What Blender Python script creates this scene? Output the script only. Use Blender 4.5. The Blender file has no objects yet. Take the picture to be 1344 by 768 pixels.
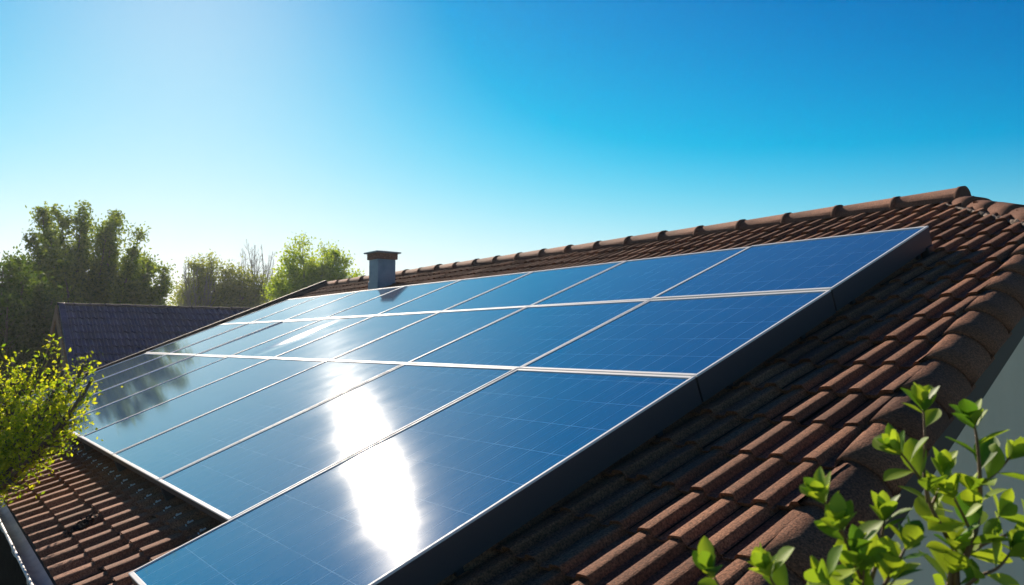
import bpy, bmesh, math, random
import numpy as np
from mathutils import Vector, Matrix
R = math.radians
random.seed(7); rng = np.random.default_rng(7)
scn = bpy.context.scene; col = scn.collection

# ------------------------------------------------------------------ camera
Z0 = 4.6                                   # eye height over the ground
PITCH = 3.607
cam = bpy.data.cameras.new('camera'); camo = bpy.data.objects.new('camera', cam); col.objects.link(camo)
camo.location = (0, 0, Z0); camo.rotation_euler = (R(90 + PITCH), 0, 0)
cam.sensor_width = 36; cam.lens = 36 * 1047 / 1344; cam.clip_start = .05; cam.clip_end = 3000
cam.dof.use_dof = True; cam.dof.focus_distance = 4.5; cam.dof.aperture_fstop = 5.6
scn.camera = camo

# ------------------------------------------------------------------ light
SUN_EL, SUN_AZ = 25.6, -22.8               # azimuth clockwise from +Y
sd = Vector((math.sin(R(SUN_AZ)) * math.cos(R(SUN_EL)), math.cos(R(SUN_AZ)) * math.cos(R(SUN_EL)), math.sin(R(SUN_EL))))
w = bpy.data.worlds.new('World'); scn.world = w; w.use_nodes = True
wn = w.node_tree; bg = wn.nodes['Background']
sky = wn.nodes.new('ShaderNodeTexSky'); sky.sky_type = 'NISHITA'; sky.sun_disc = False
sky.sun_elevation = R(SUN_EL); sky.sun_rotation = R(SUN_AZ)
sky.altitude = 0; sky.air_density = 1.0; sky.dust_density = .1; sky.ozone_density = 1.0
def wmath(op, a, b):
    x = wn.nodes.new('ShaderNodeVectorMath'); x.operation = op
    for k, v in ((0, a), (1, b)):
        if isinstance(v, bpy.types.NodeSocket): wn.links.new(v, x.inputs[k])
        else: x.inputs[k].default_value = v
    return x.outputs[0]
# the camera's tone response to the bright hazy sky: contrast, then a soft shoulder towards the sun
gm = wn.nodes.new('ShaderNodeGamma'); gm.inputs[1].default_value = 2.7; hs = wn.nodes.new('ShaderNodeHueSaturation'); hs.inputs['Saturation'].default_value = 1.13
wn.links.new(wmath('MULTIPLY', sky.outputs[0], (.1, .1, .1)), gm.inputs[0]); wn.links.new(wmath('MULTIPLY', gm.outputs[0], (5.2, 5.9, 6.1)), hs.inputs['Color'])
den = wmath('ADD', wmath('MULTIPLY', hs.outputs[0], (.85, .85, .85)), (1, 1, 1))
wn.links.new(wmath('MULTIPLY', wmath('DIVIDE', hs.outputs[0], den), (7.6, 7.6, 7.6)), bg.inputs[0]); bg.inputs[1].default_value = .081
sl = bpy.data.lights.new('sun', 'SUN'); so = bpy.data.objects.new('sun', sl); col.objects.link(so)
sl.energy = 5; sl.angle = R(.55); sl.color = (1, .86, .7)
so.rotation_euler = (-sd).to_track_quat('-Z', 'Y').to_euler()
vs = scn.view_settings; scn.display_settings.display_device = 'sRGB'
vs.view_transform = 'Standard'; vs.look = 'None'; vs.exposure = 0.7; vs.gamma = 1

# ------------------------------------------------------------------ roof frame
K = 1.4
U = np.array([-.60155413, .79883204, 0]); A = np.array([.74295107, .55947341, .36744144]); N = np.array([-.29352399, -.22103591, .93004666])
AH = np.array([.79883204, .60155413, 0]); H = 1.62; CAM = np.array([0, 0, Z0])
def RP(s, t, h=0.):                         # s along the ridge, t up the slope, h above the tiles
    s = np.asarray(s, float)[..., None]; t = np.asarray(t, float)[..., None]; h = np.asarray(h, float)[..., None]
    return CAM + U * s + A * t + N * (h - H)
T_EAVE, T_RIDGE = .14 * K, 5.46 * K
S_APEX = 2.38 * K
def s_verge(t): return (1.10 + .12 * (np.asarray(t) / K - 1.5)) * K          # the gable is slightly splayed
def s_hip(t): return S_APEX - (T_RIDGE - np.asarray(t)) / 1.075
def s_lo(t): return np.maximum(s_verge(t), s_hip(t))
def s_lot(t): return np.maximum(s_verge(t) + .215, s_hip(t) + .02)
def s_hi(t): return (11.42 + .17 * (np.asarray(t) / K - .14)) * K
kk = (T_RIDGE / K)
T_HV = T_RIDGE - 1.075 * K * ((S_APEX / K - 1.10 - .12 * (T_RIDGE / K - 1.5)) / (1 - .12 * 1.075)); S_HV = float(s_verge(T_HV))
RIDGE0 = RP(0, T_RIDGE)
def mirror(P): P = np.asarray(P, float); return P - 2 * ((P - RIDGE0) @ AH)[..., None] * AH

# ------------------------------------------------------------------ helpers
def tag(o, label=None, cat=None, group=None, kind=None):
    if label: o['label'] = label
    if cat: o['category'] = cat
    if group: o['group'] = group
    if kind: o['kind'] = kind
    return o
def thing(name, loc, label, cat, group=None):
    o = bpy.data.objects.new(name, None); o.location = tuple(loc); o.empty_display_size = .2; col.objects.link(o)
    return tag(o, label, cat, group)
ORG = {}
class MB:
    def __init__(s): s.v = []; s.f = []; s.n = 0; s.sm = []; s.att = []
    def add(s, verts, faces, smooth=False, tint=None):
        verts = np.asarray(verts, float).reshape(-1, 3)
        s.v.append(verts); s.f += [tuple(i + s.n for i in f) for f in faces]; s.n += len(verts)
        s.sm += [smooth] * len(faces); s.att += [tint if tint is not None else .5] * len(faces)
    def box(s, c, ax, half, **k):          # centre, three axes, half sizes
        c = np.array(c, float); ax = [np.array(a, float) for a in ax]
        v = [c + ax[0] * half[0] * i + ax[1] * half[1] * j + ax[2] * half[2] * l for l in (-1, 1) for j in (-1, 1) for i in (-1, 1)]
        s.add(v, [(0, 2, 3, 1), (4, 5, 7, 6), (0, 1, 5, 4), (2, 6, 7, 3), (0, 4, 6, 2), (1, 3, 7, 5)], **k)
    def tube(s, pts, rad, seg=8, cap=True, smooth=True, tint=None):
        pts = np.asarray(pts, float); n = len(pts); rad = np.broadcast_to(np.asarray(rad, float), (n,))
        d = np.gradient(pts, axis=0); d /= np.linalg.norm(d, axis=1)[:, None] + 1e-9
        ref = np.array([0, 0, 1.]) if abs(d[0][2]) < .9 else np.array([1., 0, 0])
        V = []
        for i in range(n):
            x = np.cross(d[i], ref); x /= np.linalg.norm(x) + 1e-9; y = np.cross(d[i], x)
            ref = -np.cross(d[i], x) if False else ref
            for k in range(seg):
                an = 2 * math.pi * k / seg; V.append(pts[i] + rad[i] * (x * math.cos(an) + y * math.sin(an)))
        F = [(i * seg + k, i * seg + (k + 1) % seg, (i + 1) * seg + (k + 1) % seg, (i + 1) * seg + k) for i in range(n - 1) for k in range(seg)]
        if cap: F += [tuple(range(seg))[::-1], tuple(range((n - 1) * seg, n * seg))]
        s.add(V, F, smooth, tint)
    def build(s, name, mat, parent=None, bevel=0):
        me = bpy.data.meshes.new(name); V = np.concatenate(s.v)
        org = np.zeros(3)
        if parent is not None:
            q = parent
            while q is not None: org = org + np.array(q.location); q = q.parent
        V = V - org
        me.from_pydata(V.tolist(), [], s.f); me.update()
        me.polygons.foreach_set('use_smooth', s.sm)
        at = me.attributes.new('tint', 'FLOAT', 'FACE'); at.data.foreach_set('value', s.att)
        me.materials.append(mat)
        o = bpy.data.objects.new(name, me); col.objects.link(o); o.parent = parent
        if bevel:
            m = o.modifiers.new('bevel', 'BEVEL'); m.width = bevel; m.segments = 2; m.limit_method = 'ANGLE'
        return o

def mat(name, base=(.5, .5, .5), rough=.6, **kw):
    m = bpy.data.materials.new(name); m.use_nodes = True; b = m.node_tree.nodes['Principled BSDF']
    b.inputs['Base Color'].default_value = (*base, 1); b.inputs['Roughness'].default_value = rough
    for k, v in kw.items(): b.inputs[k.replace('_', ' ')].default_value = v
    return m
class NT:
    def __init__(s, m): s.t = m.node_tree; s.b = s.t.nodes['Principled BSDF']; s.tc = None
    def n(s, typ, **kw):
        x = s.t.nodes.new('ShaderNode' + typ)
        for k, v in kw.items(): setattr(x, k, v)
        return x
    def l(s, a, b): s.t.links.new(a, b)
    def coord(s):
        if not s.tc: s.tc = s.n('TexCoord')
        return s.tc.outputs['Object']
    def noise(s, scale, detail=4, rough=.6, vec=None):
        x = s.n('TexNoise'); x.inputs['Scale'].default_value = scale; x.inputs['Detail'].default_value = detail; x.inputs['Roughness'].default_value = rough
        s.l(vec if vec is not None else s.coord(), x.inputs['Vector']); return x.outputs['Fac']
    def ramp(s, fac, stops):
        x = s.n('ValToRGB'); e = x.color_ramp.elements
        while len(e) < len(stops): e.new(.5)
        for i, (p, c) in enumerate(stops): e[i].position = p; e[i].color = (*c, 1) if len(c) == 3 else c
        s.l(fac, x.inputs[0]); return x.outputs[0]
    def mix(s, fac, a, b, mode='MIX'):
        x = s.n('Mix', data_type='RGBA', blend_type=mode)
        for sock, v in ((x.inputs[0], fac), (x.inputs[6], a), (x.inputs[7], b)):
            if isinstance(v, bpy.types.NodeSocket): s.l(v, sock)
            elif isinstance(v, (int, float)): sock.default_value = v
            else: sock.default_value = (*v, 1)
        return x.outputs[2]
    def math(s, op, a, b=0., c=None):
        x = s.n('Math', operation=op)
        for sock, v in zip(x.inputs, (a, b, c)):
            if v is None: continue
            if isinstance(v, bpy.types.NodeSocket): s.l(v, sock)
            else: sock.default_value = v
        return x.outputs[0]
    def bump(s, h, strength=.3, dist=.01):
        x = s.n('Bump'); x.inputs['Strength'].default_value = strength; x.inputs['Distance'].default_value = dist
        s.l(h, x.inputs['Height']); s.l(x.outputs[0], s.b.inputs['Normal'])

def speckled(name, c1, c2, c3, rough=.9, grain=160, bumpd=.004, big=1.2, spec=.25, sheen=0):
    m = mat(name, c1, rough); t = NT(m)
    at = t.n('Attribute', attribute_name='tint')
    a = t.mix(at.outputs['Fac'], c1, c2)
    g = t.ramp(t.noise(grain, 3, .7), [(.35, (0.45,) * 3), (.5, (1,) * 3), (.68, (1.7,) * 3)])
    a = t.mix(1., a, g, 'MULTIPLY')
    a = t.mix(t.ramp(t.noise(big, 6, .65), [(.45, (0,) * 3), (.75, (.8,) * 3)]), a, c3)
    t.l(a, t.b.inputs['Base Color'])
    h = t.math('ADD', t.noise(grain * .7, 4, .7), t.math('MULTIPLY', t.noise(14, 4), 1.2))
    t.bump(h, .8, bumpd); t.b.inputs['Specular IOR Level'].default_value = spec
    return m
def leafmat(name, c1, c2, trans=.5, rough=.7, spec=.4, patch=.6):
    m = mat(name, c1, rough); t = NT(m)
    at = t.n('Attribute', attribute_name='tint')
    g = t.ramp(t.math('ADD', t.math('MULTIPLY', at.outputs['Fac'], .6), t.math('MULTIPLY', t.noise(patch, 3), .5)), [(.25, c1), (.8, c2)])
    t.l(g, t.b.inputs['Base Color']); t.b.inputs['Specular IOR Level'].default_value = spec
    tr = t.n('BsdfTranslucent'); mx = t.n('MixShader'); mx.inputs[0].default_value = trans
    bright = t.mix(1., g, (1.5, 1.45, .6), 'MULTIPLY')
    t.l(bright, tr.inputs[0]); t.l(t.b.outputs[0], mx.inputs[1]); t.l(tr.outputs[0], mx.inputs[2])
    t.l(mx.outputs[0], t.t.nodes['Material Output'].inputs[0]); return m

M = {}
M['tile'] = speckled('brown_concrete_tile', (.165, .07, .037), (.28, .125, .066), (.085, .046, .034), grain=105, bumpd=.007)
M['tile_low'] = speckled('weathered_brown_tile', (.23, .10, .055), (.34, .155, .088), (.11, .06, .04), grain=110, bumpd=.005)
M['cap'] = speckled('ridge_tile_brown', (.15, .066, .04), (.22, .10, .06), (.10, .052, .037), grain=150, bumpd=.005)
M['mortar'] = speckled('crumbling_mortar', (.12, .09, .075), (.3, .24, .2), (.05, .04, .035), grain=60, bumpd=.03)
M['slate'] = speckled('dark_glazed_tile', (.028, .03, .085), (.06, .065, .15), (.025, .025, .05), rough=.3, grain=60, bumpd=.003, spec=.5)
M['frame'] = mat('anodised_frame', (.78, .78, .78), .55)
t = NT(M['frame']); t.l(t.ramp(t.noise(30, 4), [(.3, (.5,) * 3), (.7, (.7,) * 3)]), t.b.inputs['Roughness']); t.b.inputs['Specular IOR Level'].default_value = .2
M['side_shade'] = mat('shade_dark_frame_side', (.055, .055, .062), .45, Metallic=.2)  # shade on the panel frame's sides is put into this dark colour
M['backsheet'] = mat('panel_backsheet', (.04, .04, .045), .7)
M['zinc'] = mat('zinc_gutter', (.5, .52, .54), .5)
t = NT(M['zinc']); t.l(t.ramp(t.noise(6, 6), [(.3, (.5, .5, .5)), (.7, (.78, .78, .77))]), t.b.inputs['Base Color']); t.l(t.ramp(t.noise(11, 5), [(.3, (.45,) * 3), (.7, (.7,) * 3)]), t.b.inputs['Roughness'])
M['flue'] = mat('painted_sheet_flue', (.16, .24, .32), .5, Metallic=.15)
t = NT(M['flue']); t.l(t.ramp(t.noise(3, 6, .7), [(.3, (.11, .18, .25)), (.7, (.21, .30, .39))]), t.b.inputs['Base Color']); t.bump(t.noise(5, 3), .3, .01)
M['flue_band'] = speckled('rusty_band', (.16, .09, .07), (.22, .12, .08), (.1, .07, .07), grain=40)
M['flue_cap'] = mat('flue_cap_metal', (.13, .17, .2), .45, Metallic=.3)
M['render'] = mat('cream_render', (.62, .54, .42), .92)
t = NT(M['render']); t.l(t.ramp(t.noise(1.3, 7, .65), [(.25, (.74, .60, .42)), (.75, (.86, .71, .52))]), t.b.inputs['Base Color']); t.bump(t.noise(90, 5, .7), .5, .004)
M['fascia'] = mat('dark_brown_timber', (.05, .035, .028), .7)
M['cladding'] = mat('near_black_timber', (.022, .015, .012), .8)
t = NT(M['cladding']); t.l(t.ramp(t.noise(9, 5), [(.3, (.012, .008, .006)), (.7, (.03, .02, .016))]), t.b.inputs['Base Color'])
M['deck'] = mat('roof_underlay', (.02, .018, .016), .95)
M['barge'] = mat('oiled_barge_board', (.24, .13, .075), .7)
t = NT(M['barge']); t.l(t.ramp(t.noise(7, 5), [(.3, (.17, .085, .05)), (.7, (.3, .17, .1))]), t.b.inputs['Base Color'])
M['rail'] = mat('dark_mounting_metal', (.05, .05, .055), .5, Metallic=.5)
M['clip'] = mat('bright_clip_metal', (.7, .7, .7), .4, Metallic=.4)
M['bark'] = mat('bark', (.12, .09, .065), .9)
t = NT(M['bark']); t.l(t.ramp(t.noise(12, 6, .7), [(.3, (.06, .045, .035)), (.7, (.17, .13, .095))]), t.b.inputs['Base Color']); t.bump(t.noise(25, 5), .6, .02)
M['pale_bark'] = mat('pale_twig_bark', (.22, .19, .16), .9)
M['twig'] = mat('shrub_twig', (.13, .075, .035), .6)
M['grass'] = mat('lawn', (.05, .09, .02), .95)
t = NT(M['grass']); t.l(t.ramp(t.noise(.6, 8, .7), [(.3, (.055, .06, .025)), (.7, (.14, .135, .06))]), t.b.inputs['Base Color'])
M['debris'] = speckled('dark_leaf_litter', (.02, .018, .02), (.05, .04, .035), (.015, .015, .018), grain=60, bumpd=.02)

# glass over dark blue cells, thin silver grid lines
def glass_mat():
    m = mat('solar_glass', (.003, .05, .2), .1); t = NT(m); b = t.b
    sep = t.n('SeparateXYZ'); t.l(t.coord(), sep.inputs[0]); X, Y = sep.outputs[0], sep.outputs[1]
    def line(c, pitch, wd, off=0.):
        f = t.math('FRACT', t.math('DIVIDE', t.math('ADD', c, off), pitch)); f = t.math('ABSOLUTE', t.math('SUBTRACT', f, .5))
        return t.math('GREATER_THAN', f, .5 - wd / pitch / 2)
    g = t.math('MAXIMUM', t.math('MULTIPLY', line(Y, .156, .004), .75), t.math('MULTIPLY', line(X, .282, .0045), .6))
    g = t.math('MAXIMUM', g, t.math('MULTIPLY', line(Y, .052, .0018, .026), .3))
    oi = t.n('ObjectInfo')
    wear = t.ramp(t.noise(2.1, 5, .7), [(.3, (.25,) * 3), (.65, (1,) * 3)])
    g = t.math('MULTIPLY', t.math('MULTIPLY', g, wear), .8)
    cell = t.mix(t.noise(1.1, 3), (.0, .06, .17), (.0, .09, .24))
    t.l(t.mix(g, cell, (.35, .5, .62)), b.inputs['Base Color'])
    # the textured, dusty glass: fine grain bump and slowly varying gloss
    mp = t.n('Mapping'); mp.inputs['Scale'].default_value = (1, 1.3, 1); t.l(t.coord(), mp.inputs[0])
    rg = t.ramp(t.noise(2.5, 4, .5, mp.outputs[0]), [(.3, (.05,) * 3), (.7, (.068,) * 3)])
    t.l(rg, b.inputs['Coat Roughness'])
    h = t.math('ADD', t.math('MULTIPLY', t.noise(300, 2, .5), .012), t.math('MULTIPLY', t.noise(.8, 1, .4), 2.))
    t.bump(h, .3, .002)
    b.inputs['IOR'].default_value = 1.5; b.inputs['Specular IOR Level'].default_value = .0012; b.inputs['Roughness'].default_value = .13
    b.inputs['Sheen Weight'].default_value = .035; b.inputs['Sheen Roughness'].default_value = .3
    b.inputs['Coat Weight'].default_value = 1; b.inputs['Coat IOR'].default_value = 3.1
    return m
M['glass'] = glass_mat()

# ------------------------------------------------------------------ setting: ground
g = MB(); n = 60; xs = np.linspace(-700, 700, n)
gx, gy = np.meshgrid(xs, xs); gz = np.zeros_like(gx)
g.add(np.stack([gx, gy + 200, gz], -1).reshape(-1, 3), [(j * n + i, j * n + i + 1, (j + 1) * n + i + 1, (j + 1) * n + i) for j in range(n - 1) for i in range(n - 1)])
tag(g.build('ground', M['grass']), kind='structure')

pv = MB(); c_ = RP(0, 3., 0); pc = np.array([c_[0], c_[1], .004])  # unseen paved sheet added to bounce warm light onto the gable wall
pv.add([pc + U * a + AH * b for a, b in ((-9, -6), (1.7, -6), (1.7, 10), (-9, 10))], [(0, 1, 2, 3)])
M['bounce_sheet'] = mat('pale_bounce_paving', (.5, .4, .28), .9)
t = NT(M['bounce_sheet']); bk_ = t.n('TexBrick'); bk_.inputs['Scale'].default_value = 2; bk_.inputs['Color1'].default_value = (.62, .54, .42, 1); bk_.inputs['Color2'].default_value = (.55, .47, .37, 1); bk_.inputs['Mortar'].default_value = (.25, .22, .18, 1)
t.l(t.coord(), bk_.inputs['Vector']); t.l(bk_.outputs[0], t.b.inputs['Base Color'])
tag(pv.build('added_bounce_paving', M['bounce_sheet']), kind='structure')

# ------------------------------------------------------------------ tiles
PX = np.array([0, .07, .1, .125, .16, .22, .32, .44, .53, .59, .64, .7, 1.])
PZ = np.array([0, .05, .35, .78, .96, 1., .97, .9, .8, .58, .22, .04, 0.])
def tile_field(mb, P, s0, s1, t0, t1, pitch, course, lo, hi, rh=.036, step=.023, jit=1.3, stag=0.):
    nc = int(round((t1 - t0) / course)); course = (t1 - t0) / nc; ns = int(math.ceil((s1 - s0) / pitch))
    for c in range(nc):
        ta = t0 + c * course - .03; tb = t0 + (c + 1) * course
        off = stag * (c % 2) * pitch
        wob = 0
        for k in range(-1, ns + 1):
            if k % 2 == 0 or k == -1:
                jz = rng.normal(0, .0022) * jit; jt = rng.normal(0, .004) * jit; tint = float(np.clip(rng.normal(.5, .28), 0, 1)); tl = rng.normal(0, .003) * jit
            x = s0 + off + (k + PX) * pitch
            tm = (ta + tb) / 2
            l, h = float(lo(tm)), float(hi(tm))
            if x[-1] <= l or x[0] >= h: continue
            x = np.clip(x, max(l, s0), min(h, s1)); m = len(x)
            z = PZ * rh + np.linspace(0, 1, m) * tl
            wav = .002 * np.sin(PX * 2 * math.pi)            # the nose of the tile follows its rolls
            bot = P(x, ta + jt - wav, z + step + jz); mid = P(x, (ta + tb) / 2 + 0 * x, z + step * .5 + jz)
            top = P(x, tb + 0 * x, z * .98 + .001)
            nose = P(x, ta + jt - wav + .01, z + step + jz - .02 + 0 * x); noseb = P(x, ta + jt + .03 + 0 * x, z - .012)
            V = np.concatenate([noseb, nose, bot, mid, top]); F = []
            for r in range(4):
                for i in range(m - 1):
                    if x[i + 1] - x[i] > 1e-5: F.append((r * m + i, r * m + i + 1, (r + 1) * m + i + 1, (r + 1) * m + i))
            mb.add(V, [f[::-1] for f in F], False, tint)
    return mb
def barrel(mb, p0, p1, up, r0, r1, length, arc=(-90, 90), over=.05, seg=12, lip=.012, squash=1., tj=.3, collar=True):
    """a run of overlapping half-round cap tiles from p0 to p1"""
    p0 = np.array(p0, float); p1 = np.array(p1, float); L = np.linalg.norm(p1 - p0); d = (p1 - p0) / L
    up = np.array(up, float); up = up - d * (up @ d); up /= np.linalg.norm(up); sx = np.cross(d, up)
    n = max(1, int(round(L / length))); ln = L / n
    for i in range(n):
        a = p0 + d * (i * ln) ; b = p0 + d * ((i + 1) * ln + over)
        jt = rng.normal(0, .004, 3); tint = float(np.clip(rng.normal(.5, tj), 0, 1)); V = []
        prof = [(a, r0 - .02), (a, r0 + lip), (a + d * .045, r0 + lip), (a + d * .05, r0), (b, r1)] if collar else [(a, r0 - .02), (a, r0), ((a + b) / 2, (r0 + r1) / 2), (b, r1)]
        for (c, r) in prof:
            for k in range(seg + 1):
                an = R(arc[0] + (arc[1] - arc[0]) * k / seg)
                V.append(c + jt + sx * r * math.sin(an) + up * r * squash * math.cos(an))
        m = seg + 1
        F = [(q * m + k, (q + 1) * m + k, (q + 1) * m + k + 1, q * m + k + 1) for q in range(len(prof) - 1) for k in range(seg)]
        mb.add(V, F[::1], True, tint)

# ------------------------------------------------------------------ the house
house = thing('house', RP(3., T_EAVE + .6)[...] * [1, 1, 0], 'brown tiled house with cream gable carrying the large solar array', 'house')
rf = MB()
SPL = 3.05 * K; TSPL = 1.25 * K
tile_field(rf, RP, .9 * K, SPL, T_EAVE, T_RIDGE, .115 * K,   .255 * K, s_lot, lambda t: SPL + 0 * t, rh=.036, step=.024)
tile_field(rf, RP, SPL, 13 * K, TSPL, T_RIDGE, .125 * K, .255 * K, s_lot, s_hi)
roof = rf.build('roof', M['tile'], house)
rl = MB(); tile_field(rl, RP, SPL, 13 * K, T_EAVE, TSPL, .19 * K, .158 * K, s_lo, s_hi, rh=.042, step=.03, jit=1.6)
rl.build('lower_roof_tiles', M['tile_low'], roof)
# far slope and the hip triangle over the gable
rb = MB(); tile_field(rb, lambda s, t, h: mirror(RP(s, t, h)), .9 * K, 13 * K, T_EAVE, T_RIDGE, .23 * K, .255 * K, s_lot, s_hi)
rb.f = [f[::-1] for f in rb.f]
HA, HB = RP(S_APEX, T_RIDGE), RP(S_HV, T_HV); HC = mirror(HB[None])[0]
hd = ((HB + HC) / 2 - HA); hl = np.linalg.norm(hd); hd = -hd / hl; hw = np.linalg.norm(HC - HB)
hn = np.cross(HC - HB, HA - HB); hn /= np.linalg.norm(hn); hn = hn if hn[2] > 0 else -hn
hx = (HC - HB) / hw
PH = lambda s, t, h: HB + hx * np.asarray(s)[..., None] + hd * np.asarray(t + 0 * s)[..., None] + hn * np.asarray(h + 0 * s)[..., None]
h_ = MB(); tile_field(h_, PH, 0, hw, 0, hl, .16, .3, lambda t: t / hl * hw / 2, lambda t: hw - t / hl * hw / 2)
rb.add(np.concatenate(h_.v), h_.f, True, .5)
rb.build('rear_slope', M['tile'], roof)
# underlay / roof body
dk = MB()
ts = np.linspace(T_EAVE, T_RIDGE, 12)
top = np.concatenate([RP(np.where(ts < T_HV, s_verge(ts) + .17, s_hip(ts) + .02), ts, -.03), RP(s_hi(ts) - .02, ts, -.03)[::-1]])
bot = top - np.array([0, 0, .12]); m = len(top)
for mm in (lambda q: q, mirror):
    dk.add(np.concatenate([mm(top), mm(bot)]), [tuple(range(m)), tuple(range(m, 2 * m))[::-1]] + [(i, i + m, (i + 1) % m + m, (i + 1) % m) for i in range(m)])
dk.add([HA - hn * .04, HB - hn * .04, HC - hn * .04], [(0, 1, 2)])
dk.build('roof_deck', M['deck'], roof)
# ridge, hip and verge caps
rc = MB(); up = np.array([0, 0, 1.])
barrel(rc, RP(S_APEX - .03, T_RIDGE, 0) + up * .0, RP(float(s_hi(T_RIDGE)), T_RIDGE, 0) + up * .0, up, .128, .12, .62, arc=(-95, 95), squash=1.0, lip=.008)
# closed front of the first ridge cap
e0 = RP(S_APEX - .03, T_RIDGE, 0); V = [e0 + AH * .134 * math.sin(a) + up * .134 * math.cos(a) - U * .004 for a in np.linspace(-math.pi / 2, math.pi / 2, 13)]
rc.add(V, [tuple(range(13))])
rc.build('ridge_cap', M['cap'], roof)
hc = MB()
for E in (RP(S_HV, T_HV, -.02), mirror(RP(S_HV, T_HV, -.02)[None])[0]):
    barrel(hc, E + (E - HA) * .02, HA - up * .05, up, .14, .13, .36, arc=(-85, 85), squash=.8, collar=False)
hc.build('hip_cap', M['cap'], roof)
vc = MB()
def verge_run(fs, t0, t1, course, sign, Pf):
    nc = int(round((t1 - t0) / course)); cl = (t1 - t0) / nc
    prof = [(.265, .002, 1), (.25, .02, 1), (.225, .033, 1), (.19, .037, 1), (.155, .028, 1), (.12, .01, 1), (.088, -.014, 1), (.062, -.044, 1), (.043, -.08, 1), (.036, -.125, 1)]
    for c in range(nc):
        ta, tb = t0 + c * cl - .035, t0 + (c + 1) * cl + .02; V = []; tint = float(np.clip(rng.normal(.35, .25), 0, 1)); jz = rng.normal(0, .001)
        for q, (t, dz, sc) in enumerate([(ta + .01, -.008, 1), (ta, .017, 1), (ta + .16, .011, 1), (tb, -.005, 1)]):
            for (ds, z, _) in prof:
                tt = t
                V.append(Pf(float(fs(t)) + sign * (ds + (.0 if q else .004)), tt, z + dz + jz))
        m = len(prof); F = [(q * m + k, q * m + k + 1, (q + 1) * m + k + 1, (q + 1) * m + k) for q in range(3) for k in range(m - 1)]
        vc.add(V, F, True, tint)
verge_run(s_verge, T_EAVE, T_HV + .1, .255 * K, 1, RP)
vc.build('verge_cap', M['tile'], roof); vc = MB()
verge_run(s_verge, T_EAVE, T_HV + .1, .255 * K, 1, lambda s, t, h: mirror(RP(s, t, h)))
vc.build('verge_cap', M['tile'], roof)
mo = MB()                                   # crumbs of mortar bedding along the hip caps
q = np.linspace(.02, .98, 90); tq = T_RIDGE - q * (T_RIDGE - T_HV)
mo.tube(RP(s_hip(tq) + .155, tq - .08, .03) + rng.normal(0, .006, (90, 3)), rng.uniform(.008, .024, 90), 6, tint=.5)
mo.build('mortar_bedding', M['mortar'], roof)
# barge boards
bb = MB()
def board(pts_in, drop, th, off):
    pts_in = np.array(pts_in); outv = -U * th
    V = []
    for p in pts_in: V += [p, p - up * drop, p - up * drop + outv, p + outv]
    F = []
    for i in range(len(pts_in) - 1):
        for k in range(4): F.append((4 * i + k, 4 * i + (k + 1) % 4, 4 * i + 4 + (k + 1) % 4, 4 * i + 4 + k))
    F += [(0, 1, 2, 3), tuple(range(len(V) - 4, len(V)))[::-1]]; bb.add(V, F)
tt = np.linspace(T_EAVE - .02, T_HV, 6)
board(RP(s_verge(tt) + .068, tt, -.10), .15, .024, 0); board(mirror(RP(s_verge(tt) + .068, tt, -.10)), .16, .03, 0)
ee = RP(S_HV + .03, T_HV, -.06); board([ee, mirror(ee[None])[0]], .16, .03, 0)
bb.build('barge_board', M['fascia'], house)
# far verge flashing: dark raised lip
fv = MB(); tt = np.linspace(T_EAVE - .05, T_RIDGE, 30)
for i in range(29):
    for (ds, z, hs, hz) in ((.02, .03, .045, .07), (.08, .0, .028, .16)):
        a, b = RP(s_hi(tt[i]) + ds, tt[i], z), RP(s_hi(tt[i + 1]) + ds, tt[i + 1], z)
        d = (b - a); L = np.linalg.norm(d); d /= L; fv.box((a + b) / 2, [d, np.cross(N, d), N], [L / 2 + (.0 if i % 6 else -.002), hs, hz])
fv.build('verge_flashing', M['fascia'], roof)
# walls
def wall_poly(P_low, P_top, th, nrm, name, m_, zb=-.02):
    mb = MB(); P_low = np.array(P_low); a = np.array(P_top); k = len(a)
    base = np.array([[p[0], p[1], zb] for p in P_low]); pts = np.concatenate([base, a[::-1]]); q = len(pts)
    mb.add(np.concatenate([pts, pts + np.array(nrm) * th]), [tuple(range(q))[::-1], tuple(range(q, 2 * q))] + [(i, (i + 1) % q, (i + 1) % q + q, i + q) for i in range(q)])
    return mb.build(name, m_, house)
WI = .17
tt = np.linspace(T_EAVE + .5, T_HV, 5); near = RP(s_verge(tt) + WI, tt, -.16); farm = mirror(near)
wall_poly([near[0], near[-1]], near, .24, U, 'gable_wall', M['render'])
wall_poly([near[-1], farm[-1]], [near[-1], farm[-1]], .24, U, 'gable_wall', M['render'])
wall_poly([farm[-1], farm[0]], farm[::-1], .24, U, 'gable_wall', M['render'])
e = [RP(float(s_verge(T_EAVE)) + WI + .2, T_EAVE + .45, -.2), RP(float(s_hi(T_EAVE)) - .3, T_EAVE + .45, -.2)]
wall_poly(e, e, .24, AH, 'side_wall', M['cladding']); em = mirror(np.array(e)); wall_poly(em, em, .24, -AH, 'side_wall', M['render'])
tt = np.linspace(T_EAVE + .5, T_RIDGE, 5); fg = RP(s_hi(tt) - .5, tt, -.16); wall_poly([fg[0], fg[-1]], fg, .24, -U, 'gable_wall', M['render'])
fm = mirror(fg); wall_poly([fm[0], fm[-1]], fm, .24, -U, 'gable_wall', M['render'])
# timber strips on the shaded side wall
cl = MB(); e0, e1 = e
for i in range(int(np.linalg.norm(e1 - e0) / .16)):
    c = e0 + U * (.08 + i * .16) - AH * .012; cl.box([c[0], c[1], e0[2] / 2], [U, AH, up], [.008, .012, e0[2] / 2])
cl.build('cover_strip', M['cladding'], house)
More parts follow.
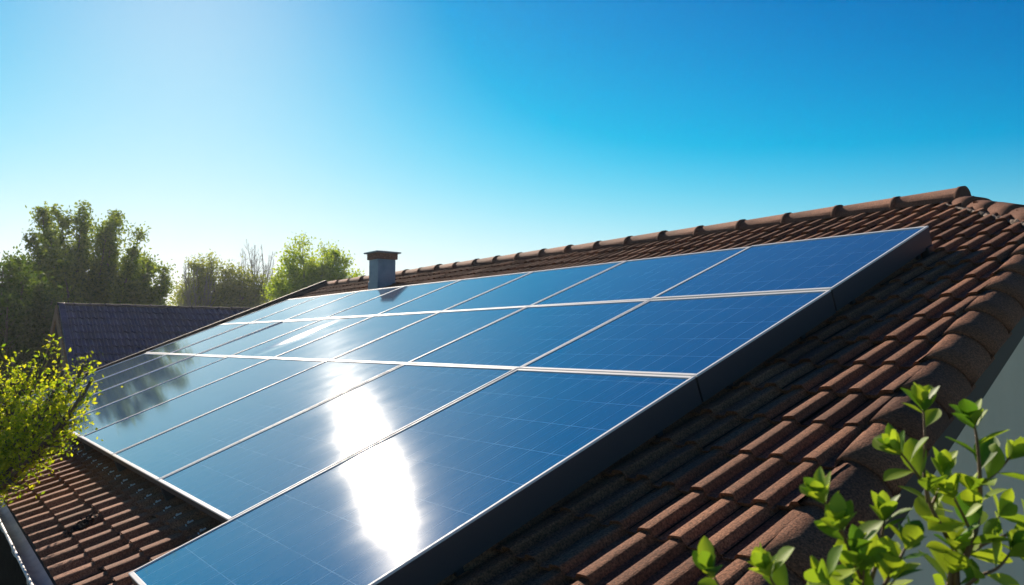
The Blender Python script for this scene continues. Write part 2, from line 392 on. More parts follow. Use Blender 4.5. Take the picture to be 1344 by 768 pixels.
# gutter
gt = MB(); gs = np.linspace(float(s_verge(T_EAVE)) - .02, float(s_hi(T_EAVE)) + .1, 40); V = []
for s_ in gs:
    c = RP(s_, T_EAVE - .03, -.06) - AH * .04
    for (r, aa) in ((.075, np.linspace(-100, 95, 13)), (.069, np.linspace(95, -100, 13))):
        for an in aa: V.append(c + AH * r * math.sin(R(an)) - up * r * math.cos(R(an)))
m = 26
gt.add(V, [(i * m + k, i * m + (k + 1) % m, (i + 1) * m + (k + 1) % m, (i + 1) * m + k) for i in range(39) for k in range(m)], True)
for an in (-100,):
    gt.tube([RP(s_, T_EAVE - .03, -.06) - AH * .04 + AH * .078 * math.sin(R(an)) - up * .078 * math.cos(R(an)) for s_ in gs], .011, 8)
gut = gt.build('gutter', M['zinc'], house)
for i in range(13):
    b_ = MB(); s_ = 1.55 * K + i * .95; c = RP(s_, T_EAVE - .03, -.06) - AH * .04
    V = []
    for ds in (-.018, .018):
        for r in (.079, .085):
            for an in np.linspace(-112, 100, 12): V.append(c + U * ds + AH * r * math.sin(R(an)) - up * r * math.cos(R(an)))
    F = []
    for k in range(11): F += [(12 + k, 36 + k, 37 + k, 13 + k), (k, k + 1, 25 + k, 24 + k), (k, 12 + k, 13 + k, k + 1), (24 + k, 25 + k, 37 + k, 36 + k)]
    b_.add(V, F); b_.build('gutter_bracket', M['zinc'], gut)
fa = MB(); a, b = RP(gs[0], T_EAVE + .04, -.1), RP(gs[-1], T_EAVE + .04, -.1); fa.box((a + b) / 2, [U, AH, up], [np.linalg.norm(b - a) / 2, .014, .1]); fa.build('fascia_board', M['fascia'], house)
for s_ in (3.35, 4.05, 6.9):
    dp = MB(); c = RP(s_ * K, T_EAVE, -.1) + AH * .02
    w_ = RP(s_ * K, T_EAVE + .45, -.2) - AH * .06
    dp.tube([c - up * .02, c - up * .12, w_ - up * .3, w_ - up * .5, [w_[0], w_[1], .05]], .022, 10); dp.build('downpipe', M['rail'], house)
# chimney
CS, CT, CW = 9.32 * K, 4.74 * K, .36
c0 = RP(CS, CT, 0); cc = c0 + AH * CW / 2 + U * CW / 2; ZT = Z0 + 1.555
ch = MB(); ch.box([cc[0], cc[1], (c0[2] - .4 + ZT) / 2], [AH, U, up], [CW / 2, CW / 2, (ZT - c0[2] + .4) / 2])
chm = ch.build('chimney', M['flue'], house, bevel=.006)
fl = MB(); fl.box([cc[0], cc[1], c0[2] + .1], [AH, U, up], [CW / 2 + .012, CW / 2 + .012, .09])
fl.build('chimney_flashing', M['flue'], chm, bevel=.004)
cb = MB(); cb.box([cc[0], cc[1], ZT + .035], [AH, U, up], [CW / 2 + .03, CW / 2 + .03, .055]); cb.build('chimney_band', M['flue_band'], chm, bevel=.006)
cp = MB(); q = CW / 2 + .075; V = [cc * [1, 1, 0] + AH * i * q + U * j * q + up * z for z in (ZT + .093, ZT + .118) for i, j in ((-1, -1), (1, -1), (1, 1), (-1, 1))] + [cc * [1, 1, 0] + up * (ZT + .16)]
cp.add(V, [(3, 2, 1, 0), (0, 1, 5, 4), (1, 2, 6, 5), (2, 3, 7, 6), (3, 0, 4, 7), (4, 5, 8), (5, 6, 8), (6, 7, 8), (7, 4, 8)]); cp.build('chimney_cap', M['flue_cap'], chm)

# ------------------------------------------------------------------ solar panels
PZT = .22; FD = .145; CW_ = 1.12 * K; S0 = 2.02 * K
ROT = Matrix(((A[0], U[0], N[0]), (A[1], U[1], N[1]), (A[2], U[2], N[2])))
def make_panel(lt, ls, bow=0):
    """local x up the slope, y along the ridge, z out of the roof"""
    root = bpy.data.objects.new('solar_panel', None); col.objects.link(root)
    fr = MB(); w_ = .024; wy = .017; gap = .006
    x0, x1, y0, y1 = gap, lt - gap, gap, ls - gap
    I3 = np.eye(3)
    for (a, b, c, d) in ((x0, x1, y0, y0 + wy), (x0, x1, y1 - wy, y1), (x0, x0 + w_, y0 + wy, y1 - wy), (x1 - w_, x1, y0 + wy, y1 - wy)):
        fr.box([(a + b) / 2, (c + d) / 2, -.006], I3, [(b - a) / 2, (d - c) / 2, .006])
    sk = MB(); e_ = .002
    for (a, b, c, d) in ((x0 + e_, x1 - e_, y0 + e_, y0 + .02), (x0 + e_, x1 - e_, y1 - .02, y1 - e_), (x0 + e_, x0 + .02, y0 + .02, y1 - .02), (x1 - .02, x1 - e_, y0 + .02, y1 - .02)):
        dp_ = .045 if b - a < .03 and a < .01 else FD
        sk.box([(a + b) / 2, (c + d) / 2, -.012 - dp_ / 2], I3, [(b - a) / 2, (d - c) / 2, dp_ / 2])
    sk.build('frame_side', M['side_shade'], root)
    bm = bmesh.new(); me = bpy.data.meshes.new('frame')
    vv = [bm.verts.new(v) for v in np.concatenate(fr.v)]
    for f in fr.f: bm.faces.new([vv[i] for i in f])
    bmesh.ops.recalc_face_normals(bm, faces=bm.faces); bm.to_mesh(me); bm.free(); me.materials.append(M['frame'])
    f = bpy.data.objects.new('frame', me); col.objects.link(f); f.parent = root
    bv = f.modifiers.new('bevel', 'BEVEL'); bv.width = .0025; bv.segments = 2
    gl = MB(); n = 40
    gx, gy = np.meshgrid(np.linspace(x0 + w_ - .002, x1 - w_ + .002, n), np.linspace(y0 + wy - .002, y1 - wy + .002, n), indexing='ij')
    gz = np.full_like(gx, -.006)
    gl.add(np.stack([gx, gy, gz], -1).reshape(-1, 3), [(i * n + j, (i + 1) * n + j, (i + 1) * n + j + 1, i * n + j + 1) for i in range(n - 1) for j in range(n - 1)], True)
    gl.build('glass', M['glass'], root)
    bs = MB(); bs.box([(x0 + x1) / 2, (y0 + y1) / 2, -.075], np.eye(3), [(x1 - x0) / 2 - w_ - .001, (y1 - y0) / 2 - w_ - .001, .012]); bs.build('backsheet', M['backsheet'], root)
    return root
def copy_tree(o, parent=None):
    c = o.copy(); col.objects.link(c); c.parent = parent
    for k in [q for q in list(bpy.data.objects) if q.parent == o]: copy_tree(k, c)
    return c
rows = [('top row', 3.205, 4.22), ('middle row', 2.19, 3.205), ('bottom row', .68, 2.19)]
colname = ['nearest the tiled gable edge', 'second column from the gable edge', 'third column from the gable edge', 'fourth column from the gable edge', 'fifth column from the gable edge', 'third column from the far roof edge', 'second column from the far roof edge', 'nearest the far roof edge']
extra = {('top row', 0): 'blue solar panel at the top corner nearest the ridge end, above the dark bracket',
         ('middle row', 0): 'plain blue solar panel midway along the gable side edge, between two white seams',
         ('bottom row', 0): 'extra long nearest solar panel reaching furthest down the roof with sun glare',
         ('top row', 5): 'top row solar panel just below the chimney with its dark reflection'}
protos = {}
for rn, ta, tb in rows:
    for c in range(8):
        t_lo = .3 if (rn == 'bottom row' and c == 0) else ta
        key = round(tb - t_lo, 2)
        if key not in protos: protos[key] = make_panel((tb - t_lo) * K, CW_); o = protos[key]
        else: o = copy_tree(protos[key])
        p = RP(S0 + c * CW_, t_lo * K, PZT)
        tilt = Matrix.Rotation(R(rng.normal(0, .12)), 3, 'X') @ Matrix.Rotation(R(rng.normal(0, .12)), 3, 'Y')
        if rn == 'bottom row' and c == 0: tilt = Matrix.Identity(3)
        o.matrix_world = Matrix.Translation(Vector(p)) @ (ROT @ tilt).to_4x4()
        tag(o, extra.get((rn, c), '%s solar panel, %s' % (rn, colname[c])), 'solar panel', 'solar panels in the roof array')
    # (a dent shaped into one sheet of glass adds a sun glint)
        if rn == 'middle row' and c == 4:
            gobj = [k for k in o.children if k.name.startswith('glass')][0]; gobj.data = gobj.data.copy()
            for v in gobj.data.vertices: v.co.z -= .024 * math.exp(-((v.co.y - (.6 * CW_ - .12)) / .17) ** 2 - ((v.co.x - .74) / .45) ** 2)
# rails, feet and clips carrying the array
for i, t_ in enumerate((4.1, 3.4, 2.95, 2.4, 1.95, 1.0)):
    r_ = MB(); s1 = S0 + 8 * CW_ - .1
    a, b = RP(S0 + .04, t_ * K, PZT - FD - .035), RP(s1, t_ * K, PZT - FD - .035)
    root = thing('mounting_rail', RP(S0, t_ * K, 0), ['dark mounting rail under the top edge of the array', 'dark rail under the middle of the top panel row', 'dark rail under the upper half of the middle row', 'dark rail under the lower half of the middle row', 'dark rail under the upper half of the bottom row', 'dark rail under the lower half of the bottom row'][i], 'rail', 'rails under the solar panels')
    r_.box((a + b) / 2, [U, A, N], [np.linalg.norm(b - a) / 2, .02, .02]); r_.build('rail', M['rail'], root)
    for s_ in np.arange(S0 + .1, s1, 1.3):
        ft = MB(); ft.box(RP(s_, t_ * K, .02), [U, A, N], [.04, .035, .035]); ft.box(RP(s_, t_ * K + .01, -.02), [U, A, N], [.05, .07, .008]); ft.build('foot', M['rail'], root, bevel=.004)
for i in range(26):
    s_ = 3.32 * K + i * .19 * K
    cl = MB(); cl.box(RP(s_, .655 * K, .075), [U, A, N], [.008, .018, .003]); cl.box(RP(s_, .655 * K - .03, .06), [U, A, N], [.008, .003, .012]); cl.tube([RP(s_, .655 * K - .01, .075), RP(s_, .655 * K - .01, .085)], .006, 8)
    tag(cl.build('roof_clip', M['clip']), 'small shiny metal clip on the tiles in the dark gap below the bottom panel row', 'clip', 'metal clips along the lower array edge')
bk2 = MB(); bk2.box(RP(S0 + .02, 4.17 * K, .03), [U, A, N], [.028, .045, .05]); bk2.box(RP(S0 + .02, 4.19 * K, -.01), [U, A, N], [.05, .08, .012]); bk2.tube([RP(S0 - .01, 4.15 * K, .03), RP(S0 - .04, 4.15 * K, .03)], .012, 8)
tag(bk2.build('mounting_bracket', M['rail'], bevel=.004), 'dark bracket under the top corner of the nearest top solar panel', 'bracket')
# dark clump of litter
lt = MB()
for i in range(200):
    q = rng.normal(0, 1, 2) * [.07, .04]; c = RP(4.55 * K + q[0] * .6 + q[1], .345 * K + q[0] * .8, (.05) + rng.random() * .03); a = rng.normal(0, 1, 3); a /= np.linalg.norm(a); b = np.cross(a, rng.normal(0, 1, 3)); b /= np.linalg.norm(b)
    l = rng.uniform(.008, .024); lt.add([c - a * l, c + b * l * .4, c + a * l, c - b * l * .4], [(0, 1, 2, 3)], False, rng.random())
tag(lt.build('leaf_litter', M['debris']), 'dark clump of leaf litter caught on the lower brown tiles', 'leaf litter')

# ------------------------------------------------------------------ neighbour house
NL, NR = np.array([-14.2, 25., Z0 + 1.18]), np.array([-9.6, 28.4, Z0 + 1.05])
ne = NR - NL; ne[2] = 0; ne /= np.linalg.norm(ne); NE = ne; nd = np.array([ne[1], -ne[0], 0])      # towards us, down-slope
PT = R(36); NA = -(nd * math.cos(PT)) + up * math.sin(PT); NN = nd * math.sin(PT) + up * math.cos(PT); LEN = 12.; SLP = 5.2
nb0 = NL - NA * SLP
NP = lambda s, t, h: nb0 + NE * np.asarray(s)[..., None] + NA * np.asarray(t + 0 * s)[..., None] + NN * np.asarray(h + 0 * s)[..., None]
nh = thing('neighbour_house', [*(NL + NE * 4)[:2], 0], 'neighbouring house with dark blue grey tiled roof and brown gable board', 'house')
tn = MB(); tile_field(tn, NP, 0, LEN, 0, SLP, .2, .36, lambda t: 0 * t, lambda t: LEN + 0 * t, rh=.045, step=.05)
nr = tn.build('roof', M['slate'], nh)
nmir = lambda P: P - 2 * ((P - NL) @ nd)[..., None] * nd
bk = MB(); bk.add(nmir(NP(np.array([0, LEN, LEN, 0.]), np.array([0, 0, SLP, SLP]), 0)), [(0, 1, 2, 3)]); bk.add(nmir(NP(np.array([0, LEN, LEN, 0.]), np.array([0, 0, SLP, SLP]), -.12)), [(0, 1, 2, 3)]); bk.build('rear_slope', M['slate'], nr)
dd = MB(); dd.add(NP(np.array([0, LEN, LEN, 0.]), np.array([0, 0, SLP, SLP]), -.03), [(0, 1, 2, 3)]); dd.build('roof_deck', M['deck'], nr)
rc2 = MB(); barrel(rc2, NL - NE * .05, NL + NE * LEN, up, .1, .09, .45, arc=(-95, 95), squash=.8); M['slate_ridge'] = mat('matt_dark_ridge', (.05, .048, .06), .85); M['slate_ridge'].node_tree.nodes['Principled BSDF'].inputs['Specular IOR Level'].default_value = .1
rc2.build('ridge_cap', M['slate_ridge'], nr)
vc2 = MB()
for c in range(15):
    vc2.box(NP(np.array(.06), c * SLP / 15 + .18, .05), [NE, NA, NN], [.09, .19, .035], tint=rng.random())
vc2.build('verge_cap', M['slate'], nr, bevel=.02)
br = MB()
for pm in (lambda q: q, nmir):
    q = np.array([NP(np.array(-.05), -.05, 0), NP(np.array(-.05), SLP, 0)]); q = pm(q); lo_ = q - up * .42
    V = np.concatenate([q, lo_[::-1]]); br.add(np.concatenate([V, V - NE * .05]), [(0, 1, 2, 3), (7, 6, 5, 4), (0, 4, 5, 1), (1, 5, 6, 2), (2, 6, 7, 3), (3, 7, 4, 0)])
br.build('barge_board', M['barge'], nh)
g0, g1 = NP(np.array(.35), .5, -.15), nmir(NP(np.array([.35]), .5, -.15))[0]; ap = NL + NE * .35 - up * .2
wl = MB(); l0, l1 = g0 * [1, 1, 0], g1 * [1, 1, 0]
wl.add([l0, l1, g1, ap, g0], [(0, 1, 2, 3, 4)]); wl.add([l0 + NE * (LEN - .7), l1 + NE * (LEN - .7), g1 + NE * (LEN - .7), ap + NE * (LEN - .7), g0 + NE * (LEN - .7)], [(0, 1, 2, 3, 4)])
wl.add([l0, l0 + NE * (LEN - .7), g0 + NE * (LEN - .7), g0], [(0, 1, 2, 3)]); wl.add([l1, l1 + NE * (LEN - .7), g1 + NE * (LEN - .7), g1], [(0, 1, 2, 3)])
wl.build('wall', M['barge'], nh)

# ------------------------------------------------------------------ trees
def bez(p0, p1, p2, n):
    t = np.linspace(0, 1, n)[:, None]; return (1 - t) ** 2 * p0 + 2 * t * (1 - t) * p1 + t ** 2 * p2
def leaf_quads(mb, C, size, up_bias=0., asp=.55):
    n = len(C); a = rng.normal(0, 1, (n, 3)); a[:, 2] -= up_bias; a /= np.linalg.norm(a, axis=1)[:, None]
    b = np.cross(a, rng.normal(0, 1, (n, 3))); b /= np.linalg.norm(b, axis=1)[:, None]
    l = size * rng.uniform(.6, 1.35, (n, 1))
    V = np.stack([C - a * l * .5, C + b * l * asp * .5, C + a * l * .5, C - b * l * asp * .5], 1).reshape(-1, 3)
    mb.v.append(V); k = mb.n; mb.f += [(k + 4 * i, k + 4 * i + 1, k + 4 * i + 2, k + 4 * i + 3) for i in range(n)]; mb.n += 4 * n
    mb.sm += [False] * n; mb.att += rng.random(n).tolist()
def tree(name, base, fork, tips, label, lm, bm_='bark', trunk_r=.22, n_leaf=20000, leaf=.09, spread=.5, twigs=14, bare=0., group=None, cat='tree', tw_len=1.1, start=.25, up_b=.5, clump=.16, fill=1.6, fill_d=2., inner=10):
    """limbs sweep from the trunk to each tip; twigs leave them and carry the leaf clumps"""
    base = np.array(base, float); fork = base + np.array([0, 0, fork]); root = thing(name, base, label, cat, group)
    tips = list(tips) + [tuple((np.array(tips[a]) + np.array(tips[b])) / 2 * [1, 1, 1] - np.array([0, 0, .35 * tw_len]) + rng.normal(0, .3 * tw_len, 3)) for a, b in rng.integers(0, len(tips), (inner, 2))]
    tr = MB(); tr.tube(bez(base, (base + fork) / 2 + rng.normal(0, .1, 3), fork, 8), np.linspace(trunk_r, trunk_r * .7, 8), 10)
    cr = MB(); br = MB(); clumps = []
    for tip in tips:
        tip = base + np.array(tip); L = np.linalg.norm(tip - fork); mid = fork + (tip - fork) * .5 + np.array([*(tip - fork)[:2] * .18, -.06 * L]) + rng.normal(0, .05 * L, 3)
        P = bez(fork, mid, tip, 16); br.tube(P, np.linspace(trunk_r * .38, .012, 16), 6)
        for k in range(twigs):
            f = start + (1 - start) * (k + rng.random()) / twigs; i = min(14, int(f * 15)); p = P[i] + (P[i + 1] - P[i]) * rng.random()
            tan = P[i + 1] - P[i]; tan /= np.linalg.norm(tan); d = rng.normal(0, 1, 3); d -= tan * (d @ tan); d /= np.linalg.norm(d)
            l = tw_len * (1.25 - f) * rng.uniform(.6, 1.2); q = p + (d * spread + tan * .75 + up * .15) * l
            Q = bez(p, (p + q) / 2 + d * .12 * l, q, 7); br.tube(Q, np.linspace(.02 * (1.3 - f), .004, 7), 4)
            if bare:
                for _ in range(int(bare)):
                    j = rng.integers(1, 6); d2 = rng.normal(0, 1, 3) * .45 + (Q[-1] - Q[0]) / l + up * .3; d2 /= np.linalg.norm(d2); e_ = Q[j] + d2 * l * rng.uniform(.3, .7)
                    br.tube(bez(Q[j], (Q[j] + e_) / 2 + rng.normal(0, .04, 3), e_, 5), np.linspace(.008, .003, 5), 3)
                    clumps.append((e_, 1, f)); clumps.append(((e_ + Q[j]) / 2, 1, f))
            for j in (2, 4, 5, 6): clumps.append((Q[j], 1, f))
        clumps.append((tip, 1, 1)); 
    if n_leaf and fill:
        Pn = np.array([c[0] for c in clumps]); I, J = rng.integers(0, len(Pn), (2, int(fill * len(Pn)))); ok = np.linalg.norm(Pn[I] - Pn[J], axis=1) < fill_d
        mixp = Pn[I] + (Pn[J] - Pn[I]) * rng.uniform(.3, .7, (len(I), 1)); clumps += [(p, 1, 0) for p in mixp[ok]]
    if n_leaf:
        Cc = np.array([c[0] for c in clumps]); wt = rng.gamma(1.1, 1, len(Cc)); wt /= wt.sum(); idx = rng.choice(len(Cc), n_leaf, p=wt)
        sc = (clump * tw_len * rng.uniform(.5, 1.4, len(Cc)))[idx][:, None]
        leaf_quads(cr, Cc[idx] + np.clip(rng.normal(0, 1, (n_leaf, 3)), -1.9, 1.9) * sc, leaf, up_b); cr.build('crown', lm, root)
    t_ = tr.build('trunk', M[bm_], root); br.build('branches', M[bm_], t_)
    return root
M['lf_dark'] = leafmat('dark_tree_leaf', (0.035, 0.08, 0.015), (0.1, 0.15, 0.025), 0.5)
M['lf_big'] = leafmat('big_tree_leaf', (0.06, 0.115, 0.02), (0.21, 0.27, 0.035), 0.55)
M['lf_olive'] = leafmat('olive_leaf', (0.12, 0.165, 0.04), (0.27, 0.3, 0.055), 0.55)
M['lf_spring'] = leafmat('spring_leaf', (0.16, 0.27, 0.02), (0.38, 0.46, 0.03), 0.55)
M['lf_yellow'] = leafmat('yellow_green_leaf', (0.14, 0.24, 0.015), (0.42, 0.44, 0.025), .6, patch=3)
M['lf_shrub'] = leafmat('shrub_leaf', (0.07, 0.17, 0.02), (.3, .4, .04), .45, .5, .3, patch=5)

def at(px, y):                              # rough lateral position of something seen that far away
    return (px - 672) / 1047 * y
def tips_px(base, y, lst, zoff=0):
    return [((px - base) / 1047 * y + 0, rng.normal(0, .9), (450 - py) / 1047 * y + Z0) for px, py in lst]
D = 35.
tree('broadleaf_tree', (at(105, D), D, 0), 3.0, tips_px(105, D, [(34, 282), (50, 310), (68, 280), (82, 320), (100, 290), (124, 284), (140, 312), (160, 330), (180, 302), (186, 330), (208, 352), (196, 385), (60, 350), (28, 345), (20, 380), (110, 340), (150, 360), (80, 385), (125, 385), (170, 390)]),
     'large dark green tree with five feathery peaks behind the dark neighbouring roof', M['lf_big'], trunk_r=.3, n_leaf=130000, leaf=.14, spread=.55, twigs=26, tw_len=1.1, clump=.17, start=.22)
D = 27.
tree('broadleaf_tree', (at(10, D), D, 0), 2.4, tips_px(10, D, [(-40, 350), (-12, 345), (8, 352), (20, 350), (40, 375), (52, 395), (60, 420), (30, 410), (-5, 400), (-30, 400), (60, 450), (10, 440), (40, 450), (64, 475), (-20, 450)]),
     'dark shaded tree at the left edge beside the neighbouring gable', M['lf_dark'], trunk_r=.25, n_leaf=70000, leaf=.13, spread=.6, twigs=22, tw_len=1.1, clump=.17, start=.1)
D = 50.
tree('budding_tree', (at(285, D), D, 0), 3.5, tips_px(285, D, [(255, 350), (268, 345), (280, 342), (298, 355), (310, 362), (245, 380), (262, 372), (290, 375), (320, 372), (335, 375), (345, 368), (350, 385), (305, 390), (330, 395), (252, 395)]),
     'olive green budding tree with thin leaves behind the solar roof, left of the bare tree', M['lf_olive'], trunk_r=.22, n_leaf=55000, leaf=.15, spread=.5, twigs=18, tw_len=1.3, bare=3, start=.2, clump=.2)
D = 52.
tree('bare_tree', (at(336, D), D, 0), 4.5, tips_px(336, D, [(312, 330), (320, 326), (328, 320), (336, 322), (345, 322), (353, 328), (358, 340), (350, 350), (318, 345), (340, 350)]),
     'tall leafless tree with fine pale twigs rising above the olive trees', None, 'pale_bark', trunk_r=.16, n_leaf=0, spread=.5, twigs=16, tw_len=1.3, bare=4, start=.2)
tree('bare_tree', (at(262, 49), 49., 0), 4.0, tips_px(262, 49, [(256, 342), (262, 350), (250, 352), (270, 340), (258, 362), (285, 350)]),
     'smaller half bare tree with grey twigs left of the budding tree', None, 'pale_bark', trunk_r=.14, n_leaf=0, spread=.5, twigs=14, tw_len=1.3, bare=4, start=.2)
D = 44.
tree('round_tree', (at(415, D), D, 0), 3.2, tips_px(415, D, [(375, 345), (385, 334), (400, 324), (412, 326), (425, 327), (438, 333), (450, 344), (460, 358), (368, 362), (362, 375), (380, 365), (400, 350), (425, 350), (445, 365), (410, 375), (466, 370), (430, 375)]),
     'bright green rounded tree behind the roof, left of the chimney', M['lf_spring'], trunk_r=.24, n_leaf=110000, leaf=.15, spread=.7, twigs=20, tw_len=1.05, start=.1, clump=.24)
tree('round_tree', (at(242, 58), 58., 0), 2.5, tips_px(242, 58, [(235, 398), (228, 402), (245, 385), (255, 372), (262, 380), (240, 395), (222, 406), (268, 370)]),
     'small olive bush rising behind the neighbouring ridge', M['lf_olive'], trunk_r=.15, n_leaf=16000, leaf=.13, spread=.8, twigs=10, tw_len=1.2, start=.1, clump=.24, cat='bush')
# yellow-green maple leaning over the gutter
D = 7.6
tp = [(18, 476, 7.2), (45, 484, 7.), (70, 452, 7.), (86, 486, 6.6), (122, 500, 6.3), (108, 522, 6.2), (74, 512, 6.4), (88, 548, 6.2), (50, 540, 6.6), (58, 590, 6.4), (30, 575, 6.6), (22, 612, 6.5), (-5, 520, 7.), (-20, 480, 7.2), (-35, 540, 7.), (5, 560, 6.8), (-40, 600, 6.8), (30, 515, 6.9), (112, 478, 6.4), (5, 625, 6.5), (-15, 590, 6.6)]; D = 7.
bx = at(-75, D)
tips = [((px_ - 672) / 1047 * y_ - bx, y_ - D, (450 - py_) / 1047 * y_ + Z0) for px_, py_, y_ in tp]
tree('maple_tree', (bx, D, 0), 3.0, tips, 'yellow green small leaved tree leaning over the gutter and lower tiles at left', M['lf_yellow'], trunk_r=.038, n_leaf=9500, leaf=.037, spread=.8, twigs=12, tw_len=.27, inner=2, start=.55, up_b=.2, clump=.24, fill=1., fill_d=.5)

# ------------------------------------------------------------------ shrub in the foreground
def shrub_leaf(mb, p, d, nrm, L, W_):
    """a folded, slightly arched obovate leaf"""
    d = d / np.linalg.norm(d); nrm = nrm - d * (nrm @ d); nrm /= np.linalg.norm(nrm) + 1e-9; sx = np.cross(d, nrm)
    trn = None; fs = [0, .1, .25, .42, .6, .76, .9, 1.]; ws = [.03, .16, .52, .85, 1., .88, .5, .02]; arch = rng.uniform(-.05, .22); tw = rng.normal(0, .12)
    V = []
    for f, w_ in zip(fs, ws):
        c = p + d * L * f - nrm * arch * L * f * f
        x = sx * math.cos(tw * f) + nrm * math.sin(tw * f)
        for k, z in ((-1, .16), (-.55, .05), (0, 0), (.55, .05), (1, .16)): V.append(c + x * k * w_ * W_ / 2 + nrm * z * w_ * W_ * .8)
    F = [(r * 5 + k, r * 5 + k + 1, r * 5 + 6 + k, r * 5 + 5 + k) for r in range(7) for k in range(4)]
    mb.add(V, F, True, float(np.clip(rng.normal(.5, .4), 0, 1)))
def px3(px, py, y):                        # a point in front of the gable
    zc = -(py - 384) / 1047 * y; return np.array([(px - 672) / 1047 * y, y * math.cos(R(PITCH)) - zc * math.sin(R(PITCH)), Z0 + y * math.sin(R(PITCH)) + zc * math.cos(R(PITCH))])
def shrub(label, base, stems):
    root = thing('shrub', [*base, 0], label, 'shrub', 'leafy shrubs in front of the gable'); st = MB(); lv = MB()
    for pts, r0, side, tipn in stems:
        P = np.array(pts); n = len(P); fine = []
        for i in range(n - 1):
            a = P[max(i - 1, 0)]; b, c = P[i], P[i + 1]; dn = P[min(i + 2, n - 1)]
            for q in np.linspace(0, 1, 8, endpoint=False):
                fine.append(.5 * ((2 * b) + (-a + c) * q + (2 * a - 5 * b + 4 * c - dn) * q * q + (-a + 3 * b - 3 * c + dn) * q ** 3))
        fine.append(P[-1]); fine = np.array(fine); m = len(fine); rad = np.linspace(r0, .0016, m); st.tube(fine, rad, 7)
        cum = np.concatenate([[0], np.cumsum(np.linalg.norm(np.diff(fine, axis=0), axis=1))]); tot = cum[-1]
        dist = .0; ang = rng.random() * 6
        while dist < tot:
            if tot - dist < side:
                i = min(np.searchsorted(cum, dist), m - 2); tan = fine[i + 1] - fine[i]; tan /= np.linalg.norm(tan)
                ref = np.array([0, 1., 0]); x = np.cross(tan, ref); x /= np.linalg.norm(x); y = np.cross(tan, x); ang += 2.4
                d = x * math.cos(ang) + y * math.sin(ang); L = rng.uniform(.046, .084) * (1. if tot - dist > .05 else .8)
                dirv = d * .85 + tan * rng.uniform(.35, .8) + up * .15; shrub_leaf(lv, fine[i], dirv, tan + up * .3 + rng.normal(0, .2, 3), L, L * rng.uniform(.52, .66))
                if rng.random() < .14 and tot - dist > .06:      # side twig with its own whorl
                    e_ = fine[i] + (d * .7 + tan * .6 + up * .2) * rng.uniform(.04, .08); st.tube(bez(fine[i], (fine[i] + e_) / 2 + up * -.004, e_, 5), np.linspace(.0022, .0012, 5), 5)
                    for k in range(5):
                        a2 = k * 2.4 + ang; d2 = x * math.cos(a2) + y * math.sin(a2); shrub_leaf(lv, e_, d2 * .7 + d * .3 + tan * .5 + up * .2, tan + rng.normal(0, .25, 3), rng.uniform(.034, .058), rng.uniform(.018, .03))
            dist += rng.uniform(.017, .028)
        tan = fine[-1] - fine[-3]; tan /= np.linalg.norm(tan); x = np.cross(tan, [0, 1., 0]); x /= np.linalg.norm(x); y = np.cross(tan, x)
        for k in range(tipn):
            a2 = k * 2.4 + ang; d2 = x * math.cos(a2) + y * math.sin(a2); sp = .25 + .6 * k / tipn
            L = rng.uniform(.034, .056); shrub_leaf(lv, fine[-1] - tan * .012 * k / tipn, tan + d2 * sp, d2 * -1 + tan * .8, L, L * rng.uniform(.48, .6))
    st.build('stem', M['twig'], root); lv.build('leaves', M['lf_shrub'], root)
Y = 1.35
b1 = px3(1262, 768, Y)[:2]; low = lambda p, z: [p[0], p[1], z]
def S(lst, y): return [px3(a, b, y + dy) for a, b, dy in lst]
bR = [np.array([b1[0], b1[1], .0]), np.array([b1[0] - .01, b1[1] + .02, 2.4]), np.array([b1[0] + .01, b1[1], 3.7])]
bM = [np.array([b1[0] - .05, b1[1] + .03, .0]), np.array([b1[0] - .06, b1[1] + .03, 2.4]), np.array([b1[0] - .03, b1[1], 3.7])]
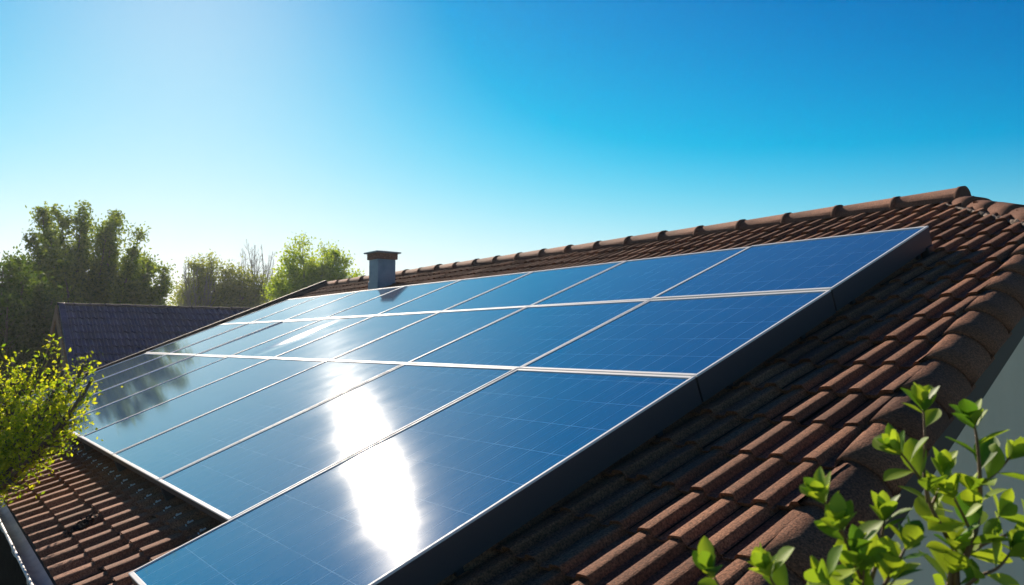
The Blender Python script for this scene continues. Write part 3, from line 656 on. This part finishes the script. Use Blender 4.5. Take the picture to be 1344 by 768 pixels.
shrub('tall glossy leaved shrub at the lower right corner in front of the cream gable wall', b1,
      [(bR + S([(1255, 770, 0), (1264, 740, 0), (1279, 701, 0), (1286, 660, .01), (1286, 619, 0), (1282, 575, 0), (1278, 556, 0)], Y), .009, .36, 8),
       (bM + S([(1245, 790, 0), (1258, 740, 0), (1240, 700, -.02), (1222, 665, -.02), (1215, 640, -.02), (1196, 612, -.03), (1180, 592, -.03)], Y), .006, .3, 9),
       (S([(1218, 660, -.02), (1213, 620, -.02), (1214, 580, -.02), (1212, 535, -.02)], Y), .003, .05, 8),
       (S([(1222, 665, -.02), (1234, 640, 0), (1238, 620, 0)], Y), .003, .12, 7),
       (S([(1262, 735, 0), (1290, 715, .03), (1325, 700, .04), (1350, 680, .05)], Y), .004, .25, 8),
       (S([(1245, 790, 0), (1280, 760, -.04), (1310, 745, -.05), (1330, 720, -.05)], Y), .004, .25, 8),
       (S([(1275, 700, 0), (1262, 672, -.03), (1250, 650, -.03)], Y), .003, .15, 7),
       (S([(1284, 640, 0), (1310, 618, .02), (1326, 600, .02)], Y), .003, .12, 6)])
b2 = px3(1135, 800, Y - .1)[:2]
shrub('lower bushy shrub with pale new shoots over the verge tiles, left of the tall one', b2,
      [([np.array([*b2, 0]), np.array([b2[0] + .02, b2[1], 2.4]), np.array([b2[0], b2[1], 3.8])] + S([(1135, 775, 0), (1120, 735, 0), (1105, 700, 0), (1090, 675, 0), (1080, 655, 0)], Y - .1), .006, .3, 9),
       (S([(1135, 790, 0), (1150, 740, .02), (1158, 700, .03), (1160, 680, .03)], Y - .1), .004, .25, 8),
       (S([(1130, 760, 0), (1112, 715, -.02), (1104, 690, -.03)], Y - .1), .003, .16, 8),
       (S([(1140, 800, 0), (1175, 745, -.03), (1190, 715, -.03)], Y - .1), .004, .22, 8),
       (S([(1140, 800, 0), (1080, 790, -.03), (1025, 775, -.04), (1008, 752, -.04)], Y - .1), .003, .12, 9),
       (S([(1025, 780, -.04), (985, 790, -.04), (950, 775, -.04), (935, 752, -.04)], Y - .1), .002, .05, 6),
       (S([(1130, 800, 0), (1105, 780, -.05), (1085, 765, -.05)], Y - .1), .003, .15, 7)])

# ------------------------------------------------------------------ sunlit air
hz = MB(); hz.box([0, 120, 7.4], np.eye(3), [780, 820, 8.4])
hm = bpy.data.materials.new('haze'); hm.use_nodes = True; ht = hm.node_tree; ht.nodes.clear()
ho = ht.nodes.new('ShaderNodeOutputMaterial'); hv = ht.nodes.new('ShaderNodeVolumePrincipled'); ht.links.new(hv.outputs[0], ho.inputs['Volume'])
hv.inputs['Color'].default_value = (.84, .92, 1, 1); hv.inputs['Density'].default_value = .0004; hv.inputs['Anisotropy'].default_value = .6
hobj = hz.build('haze', hm); tag(hobj, kind='stuff')
